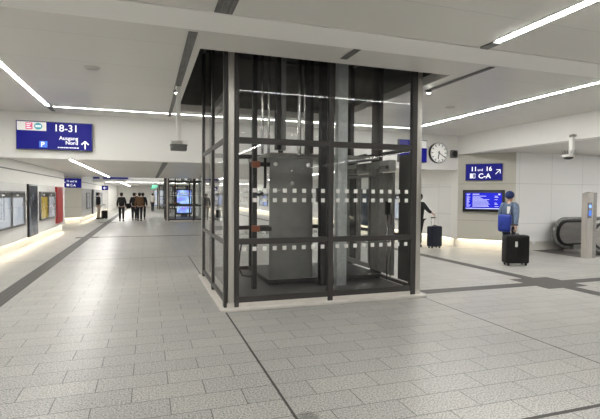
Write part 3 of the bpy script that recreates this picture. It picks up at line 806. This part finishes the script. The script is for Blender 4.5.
poster_case(37.0, 40.0, .74, 1.76, [M['adscreen'], M['paleposter']], 'farthest poster case on the right wall seen through the lift', XR, -1)
def wall_panel(name, y0, y1, z0, z1, m, label, cat, depth=.06, x=XL, side=1, fm=None):
    r = empty(name, (x, (y0 + y1) / 2, z0), label, cat)
    a, b = sorted((x + .0005 * side, x + depth * side))
    MB().box(a, b, y0, y1, z0, z1, 0, .008).build('frame', fm or M['black'], r, smooth='auto')
    a, b = sorted((x + (depth + .0005) * side, x + (depth + .006) * side))
    MB().box(a, b, y0 + .05, y1 - .05, z0 + .05, z1 - .05).build('face', m, r)
    return r
wall_panel('display_panel', 16.33, 17.55, .30, 1.99, M['darkdisplay'], 'tall dark glossy display panel between the poster cases', 'display')
rp = wall_panel('red_cabinet', 20.95, 22.3, .45, 1.97, M['red'], 'tall red wall cabinet at the end of the left wall', 'cabinet', .08, fm=M['red'])
wall_panel('display_panel', 34.0, 35.0, .30, 1.99, M['darkdisplay'], 'far dark display panel behind the walker with the suitcase', 'display')
wall_panel('display_panel', 18.3, 19.5, .30, 1.99, M['darkdisplay'], 'dark display panel on the right wall behind the lift', 'display', x=XR, side=-1)
# lit advertising screen behind the second lift
r = empty('advertising_screen', (2.42, 32.6, 0), 'lit violet and blue advertising screen behind the second lift', 'screen')
MB().box(1.88, 2.98, 32.55, 32.75, .30, 2.05, 0, .02).build('frame', M['black'], r, smooth='auto')
MB().box(1.95, 2.91, 32.542, 32.549, .40, 1.98).build('screen', M['adscreen'], r)
MB().box(2.2, 2.66, 32.56, 32.74, .002, .299).build('base', M['grey'], r)
r = empty('advertising_screen', (1.3, 55, 0), 'far lit advertising screen at the end of the hall', 'screen')
MB().box(.7, 1.9, 55, 55.2, .30, 2.2, 0, .02).build('frame', M['black'], r, smooth='auto')
MB().box(.76, 1.84, 54.99, 54.999, .36, 2.14).build('screen', M['paleposter'], r)
MB().box(1.1, 1.5, 55.02, 55.18, .002, .299).build('base', M['grey'], r)

# ------------------------------------------------------------------ people
def skin(name, V, E, m, parent, sub=2, root=None, add=None):
    """V: {key: (pos, radius or (rx, ry))}, E: pairs of keys -> one smooth continuous surface"""
    keys = list(V); idx = {k: i for i, k in enumerate(keys)}
    me = bpy.data.meshes.new(name)
    me.from_pydata([V[k][0] for k in keys], [(idx[a], idx[b]) for a, b in E], [])
    o = bpy.data.objects.new(name, me); COL.objects.link(o)
    mo = o.modifiers.new('s', 'SKIN'); mo.use_smooth_shade = True
    sv = me.skin_vertices[0].data
    for k in keys:
        rr = V[k][1]; sv[idx[k]].radius = rr if isinstance(rr, tuple) else (rr, rr)
        sv[idx[k]].use_root = (k == (root or keys[0]))
    ss = o.modifiers.new('u', 'SUBSURF'); ss.levels = sub; ss.render_levels = sub
    dg = bpy.context.evaluated_depsgraph_get()
    nm = bpy.data.meshes.new_from_object(o.evaluated_get(dg)); nm.name = name
    bpy.data.objects.remove(o)
    bm = bmesh.new(); bm.from_mesh(nm)
    if add:
        t = MB(); t.bm.free(); t.bm = bm; add(t); bm = t.bm
    for f_ in bm.faces: f_.smooth = True
    bm.to_mesh(nm); bm.free()
    nm.materials.clear()
    for x in (m if isinstance(m, (list, tuple)) else [m]): nm.materials.append(x)
    o = bpy.data.objects.new(name, nm); COL.objects.link(o)
    if parent: o.parent = parent
    return o

def person(loc, rz, label, top, legs, hair=True, hat=None, stride=.12, arms=None, sc=1.0, hair_m=None, lean=0.0, coat=False, detail=2):
    """facing -y; arms: {'L': (elbow, wrist), 'R': ...}; L is at +x"""
    r = empty('person', loc, label, 'person', rz=rz, local=True); r.scale = (sc,) * 3
    arms = arms or {}
    def P(x, y, z): return (x, y - lean * max(0, z - .9), z)
    A = {}
    for sd, k in (('L', 1), ('R', -1)):
        sh = P(.175 * k, .0, 1.42)
        el, wr = arms.get(sd, (P(.235 * k, .03 * k, 1.15), P(.25 * k, -.06 * k, .90)))
        A[sd] = (sh, el, wr)
    LG = {}
    for sd, k in (('L', 1), ('R', -1)):
        st = stride * k
        LG[sd] = ((.095 * k, 0, .90), (.10 * k, -st * .55 - .02, .49), (.10 * k, -st * .9 + .03, .085), (.115 * k, -st * .9 - .11, .035))
    V = {'pelvis': (P(0, 0, .95), (.15, .11)), 'waist': (P(0, 0, 1.10), (.13, .10)), 'chest': (P(0, .0, 1.30), (.155, .11)), 'neckb': (P(0, .01, 1.46), .075),
         'neck': (P(0, .0, 1.52), .05), 'jaw': (P(0, -.02, 1.58), (.066, .075)), 'head': (P(0, -.01, 1.66), (.08, .098)), 'crown': (P(0, 0, 1.735), (.055, .07))}
    E = [('pelvis', 'waist'), ('waist', 'chest'), ('chest', 'neckb'), ('neckb', 'neck'), ('neck', 'jaw'), ('jaw', 'head'), ('head', 'crown')]
    for sd in 'LR':
        sh, el, wr = A[sd]
        d = (Vector(wr) - Vector(el)).normalized(); side = d.cross(Vector((0, 1, 0))).normalized() if abs(d.y) < .9 else Vector((1, 0, 0))
        across = d.cross(side).normalized()
        pm = Vector(wr) + d * .07
        V['sh' + sd] = (sh, .062); V['el' + sd] = (el, .043); V['wr' + sd] = (wr, .028); V['pm' + sd] = (tuple(pm), .030)
        E += [('chest', 'sh' + sd), ('sh' + sd, 'el' + sd), ('el' + sd, 'wr' + sd), ('wr' + sd, 'pm' + sd)]
        hp, kn, an, toe = LG[sd]
        V['hp' + sd] = (hp, .088); V['kn' + sd] = (kn, .056); V['an' + sd] = (an, .04); V['toe' + sd] = (toe, .032)
        E += [('pelvis', 'hp' + sd), ('hp' + sd, 'kn' + sd), ('kn' + sd, 'an' + sd), ('an' + sd, 'toe' + sd)]
    def extra(t):
        for sd in 'LR':
            sh, el, wr = A[sd]
            d = (Vector(wr) - Vector(el)).normalized()
            fwd = Vector((0, -1, 0)); fwd = (fwd - d * fwd.dot(d))
            fwd = fwd.normalized() if fwd.length > .1 else Vector((0, 0, 1))
            curl = d.cross(fwd).normalized() * (1 if sd == 'L' else -1)
            base = Vector(wr) + d * .085
            for k, L in enumerate((.062, .075, .07, .055)):
                b = base + fwd * (.027 - .018 * k)
                p1 = b + d * L * .45 + curl * .004; p2 = p1 + d * L * .25 + curl * .020; p3 = p2 + d * .008 + curl * .022
                t.tube([b - d * .02, p1, p2, p3], [.0095, .009, .008, .006], 7)
            b = Vector(wr) + d * .035 + fwd * .022
            t.tube([b, b + d * .025 + fwd * .02 + curl * .008, b + d * .05 + fwd * .022 + curl * .022], [.012, .0105, .007], 7)
        c = Vector(P(0, -.012, 1.645))
        t.ball(c + Vector((0, -.105, -.01)), (.014, .018, .024), 0, 10, 8)           # nose
        for k in (1, -1):
            t.ball(c + Vector((.086 * k, .008, -.005)), (.012, .022, .034), 0, 10, 8)   # ears
            t.ball(c + Vector((.032 * k, -.086, .02)), (.013, .010, .009), 1, 10, 8)    # eyes
        t.ball(c + Vector((0, -.088, -.055)), (.026, .010, .007), 2, 10, 6)             # mouth
    skin('body', V, E, [M['skin'], M['black'], M['orange']], r, detail, 'pelvis', extra)
    # jacket: torso and sleeves
    z_low = .78 if coat else .88
    J = {'hem': (P(0, 0, z_low), (.19, .145)), 'waist': (P(0, 0, 1.10), (.175, .135)), 'chest': (P(0, .005, 1.31), (.185, .14)), 'col': (P(0, .01, 1.485), .082)}
    JE = [('hem', 'waist'), ('waist', 'chest'), ('chest', 'col')]
    for sd in 'LR':
        sh, el, wr = A[sd]
        J['sh' + sd] = (sh, .088); J['el' + sd] = (el, .066); J['wr' + sd] = (tuple(Vector(el).lerp(Vector(wr), .96)), .050)
        JE += [('chest', 'sh' + sd), ('sh' + sd, 'el' + sd), ('el' + sd, 'wr' + sd)]
    skin('jacket', J, JE, top, r, detail, 'chest')
    T = {'w': (P(0, 0, 1.0), (.18, .135))}; TE = []
    for sd in 'LR':
        hp, kn, an, toe = LG[sd]
        T['hp' + sd] = ((hp[0], hp[1], .86), .105); T['kn' + sd] = (kn, .078); T['an' + sd] = ((an[0], an[1], .10), .062)
        TE += [('w', 'hp' + sd), ('hp' + sd, 'kn' + sd), ('kn' + sd, 'an' + sd)]
    skin('trousers', T, TE, legs, r, detail, 'w')
    for sd in 'LR':
        hp, kn, an, toe = LG[sd]
        g = MB(); g.ball((an[0], an[1] - .05, .055), (.052, .145, .052), 0, 16, 10); g.box(an[0] - .045, an[0] + .045, an[1] - .18, an[1] + .075, .002, .03, 0, .01)
        g.build('shoe', M['shoe'], r, smooth=True, world=False)
    hc = P(0, .008, 1.675)
    if hat:
        g = MB(); g.ball((hc[0], hc[1], hc[2] + .01), (.105, .125, .105), 0, 24, 14); 
        g.ball((hc[0], hc[1] + .005, hc[2] - .025), (.106, .122, .05), 0, 24, 10)
        g.build('beanie', hat, r, smooth=True, world=False)
    elif hair:
        g = MB(); g.ball((hc[0], hc[1] + .018, hc[2] + .012), (.098, .108, .098), 0, 20, 12)
        g.ball((hc[0], hc[1] + .04, hc[2] - .04), (.088, .075, .075), 0, 20, 12)
        g.build('hair', hair_m or M['hair'], r, smooth=True, world=False)
    return r

# person in the blue jacket looking at the monitor (back turned), right hand reaching back to the case
PX, PY = 8.90, 9.43
p = person((PX, PY, 0), PI - 1.25, 'person in blue-grey jacket and navy beanie pulling a black suitcase near the monitor', M['bluejacket'], M['denim'],
           hat=M['beanie'], stride=.20, sc=1.03, lean=.03,
           arms={'R': ((-.26, .13, 1.16), (-.325, .28, .93)), 'L': ((.225, .03, 1.15), (.215, -.12, .93))})
g = MB(); g.box(-.17, .17, .125, .27, 0.76, 1.20, 0, .07, 4); g.build('gym_bag', M['bluebag'], p, smooth='auto', world=False)
g = MB()
for k in (1, -1): g.tube([(.10 * k, .19, 1.18), (.115 * k, .14, 1.36), (.11 * k, .02, 1.49), (.11 * k, -.14, 1.36)], .008, 8)
g.build('bag_strap', M['beanie'], p, smooth=True, world=False)
g = MB(); g.box(-.11, -.03, .148, .158, 1.22, 1.40); g.build('reflective_patch', M['label'], p, world=False)

def suitcase(loc, rz, w, h, d, m, label, hz):
    r = empty('suitcase', loc, label, 'suitcase', rz=rz, local=True)
    MB().box(-w / 2, w / 2, -d / 2, d / 2, .055, h, 0, .05, 4).build('shell', m, r, smooth='auto')
    g = MB()
    for k in range(7):
        x = -w / 2 + w * (k + 1) / 8
        g.box(x - .008, x + .008, -d / 2 - .004, -d / 2 + .01, .13, h - .08, 0, .003)
    g.build('ribs', m, r)
    for sx in (-1, 1):
        for sy in (-1, 1):
            g = MB(); x, y = sx * (w / 2 - .07), sy * (d / 2 - .06)
            g.cyl((x - .014, y, .029), (x + .014, y, .029), .027, seg=16); g.box(x - .02, x + .02, y - .02, y + .02, .045, .075)
            g.build('wheel', M['rubber'], r, smooth='auto')
    g = MB()
    for sx in (-1, 1): g.cyl((sx * .075, d / 2 - .06, h - .02), (sx * .075, d / 2 - .06, hz), .009, seg=10)
    hd = g.build('handle', M['steel_bright'], r, smooth='auto')
    MB().box(-.10, .10, d / 2 - .077, d / 2 - .043, hz - .005, hz + .028, 0, .01).build('grip', M['black'], hd, smooth='auto')
    g = MB(); g.tube([(-.09, 0, h - .01), (-.07, 0, h + .025), (.07, 0, h + .025), (.09, 0, h - .01)], .011, 8); g.build('carry_handle', M['black'], r, smooth=True)
    return r
sc_ = suitcase((8.62, 8.90, 0), -.28, .58, .75, .30, M['case'], 'large black suitcase with a white tag beside the blue-jacketed person', .98)
MB().box(-.09, -.03, -.162, -.156, .47, .60).build('luggage_tag', M['label'], sc_)

p = person((8.60, 13.10, 0), -1.25, 'person in dark coat half hidden by the lift post, holding a navy suitcase', M['blackcloth'], M['blackcloth'], hair=True, stride=.1, coat=True,
           arms={'L': ((.33, .07, 1.21), (.43, .12, 1.14)), 'R': ((-.24, -.05, 1.16), (-.23, -.18, .92))})
suitcase((8.86, 12.58, 0), .15, .46, .72, .26, M['casenavy'], 'navy suitcase behind the lift post, held by the person in the dark coat', .98)

person((-1.52, 30.4, 0), PI + .05, 'walker in black jacket and black trousers, left of the brown jacket', M['blackcloth'], M['blackcloth'], stride=.16)
person((-.46, 30.3, 0), PI - .05, 'walker in brown jacket and dark trousers in the middle of the hall', M['brown'], M['denim'], stride=.16)
pb = person((-.80, 31.2, 0), PI - .05, 'walker in dark clothes half behind the brown jacket, carrying a bag', M['blackcloth'], M['denim'], stride=.1)
MB().ball((.36, 0, .92), (.20, .14, .17), 0, 16, 10).build('shoulder_bag', M['blackcloth'], pb, smooth=True, world=False)
person((-.28, 32.2, 0), PI, 'walker in dark coat mostly behind the brown-jacketed walker', M['blackcloth'], M['blackcloth'], stride=.1)
person((-3.1, 33.2, 0), PI / 2 + .3, 'person in black jacket and beige trousers by the far left wall', M['blackcloth'], M['beigecloth'], stride=.08)
suitcase((-2.72, 33.0, 0), .6, .36, .58, .24, M['case'], 'small black suitcase beside the person in beige trousers', .95)
person((-1.0, 44, 0), .2, 'distant walker in dark clothes far down the hall, behind the group', M['blackcloth'], M['denim'])
person((.5, 47, 0), 2.8, 'distant person in grey coat near the far lifts', M['lightgrey'], M['denim'])

# ------------------------------------------------------------------ camera, world, render look
cam = bpy.data.cameras.new('camera'); cam.sensor_width = 36; cam.lens = 454 / 600 * 36; cam.clip_end = 200
co = bpy.data.objects.new('camera', cam); COL.objects.link(co)
yaw, pit, roll = math.radians(18.6), math.radians(1.83), math.radians(.38)
F = Vector((math.sin(yaw) * math.cos(pit), math.cos(yaw) * math.cos(pit), -math.sin(pit)))
R0 = Vector((math.cos(yaw), -math.sin(yaw), 0)); U0 = R0.cross(F)
R = R0 * math.cos(roll) + U0 * math.sin(roll); U = -R0 * math.sin(roll) + U0 * math.cos(roll)
mw = Matrix((R, U, -F)).transposed().to_4x4(); mw.translation = Vector((0, 0, 1.7))
co.matrix_world = mw
scene.camera = co
w = bpy.data.worlds.new('world'); w.use_nodes = True; scene.world = w
w.node_tree.nodes['Background'].inputs[0].default_value = (.5, .5, .5, 1)
w.node_tree.nodes['Background'].inputs[1].default_value = .05
scene.view_settings.view_transform = 'Standard'; scene.view_settings.look = 'None'
scene.view_settings.gamma = 1; scene.view_settings.use_curve_mapping = False
scene.view_settings.exposure = EXPO
scene.cycles.transparent_max_bounces = 32
scene.cycles.max_bounces = 10; scene.cycles.diffuse_bounces = 6; scene.cycles.glossy_bounces = 5
scene.cycles.sample_clamp_indirect = 6
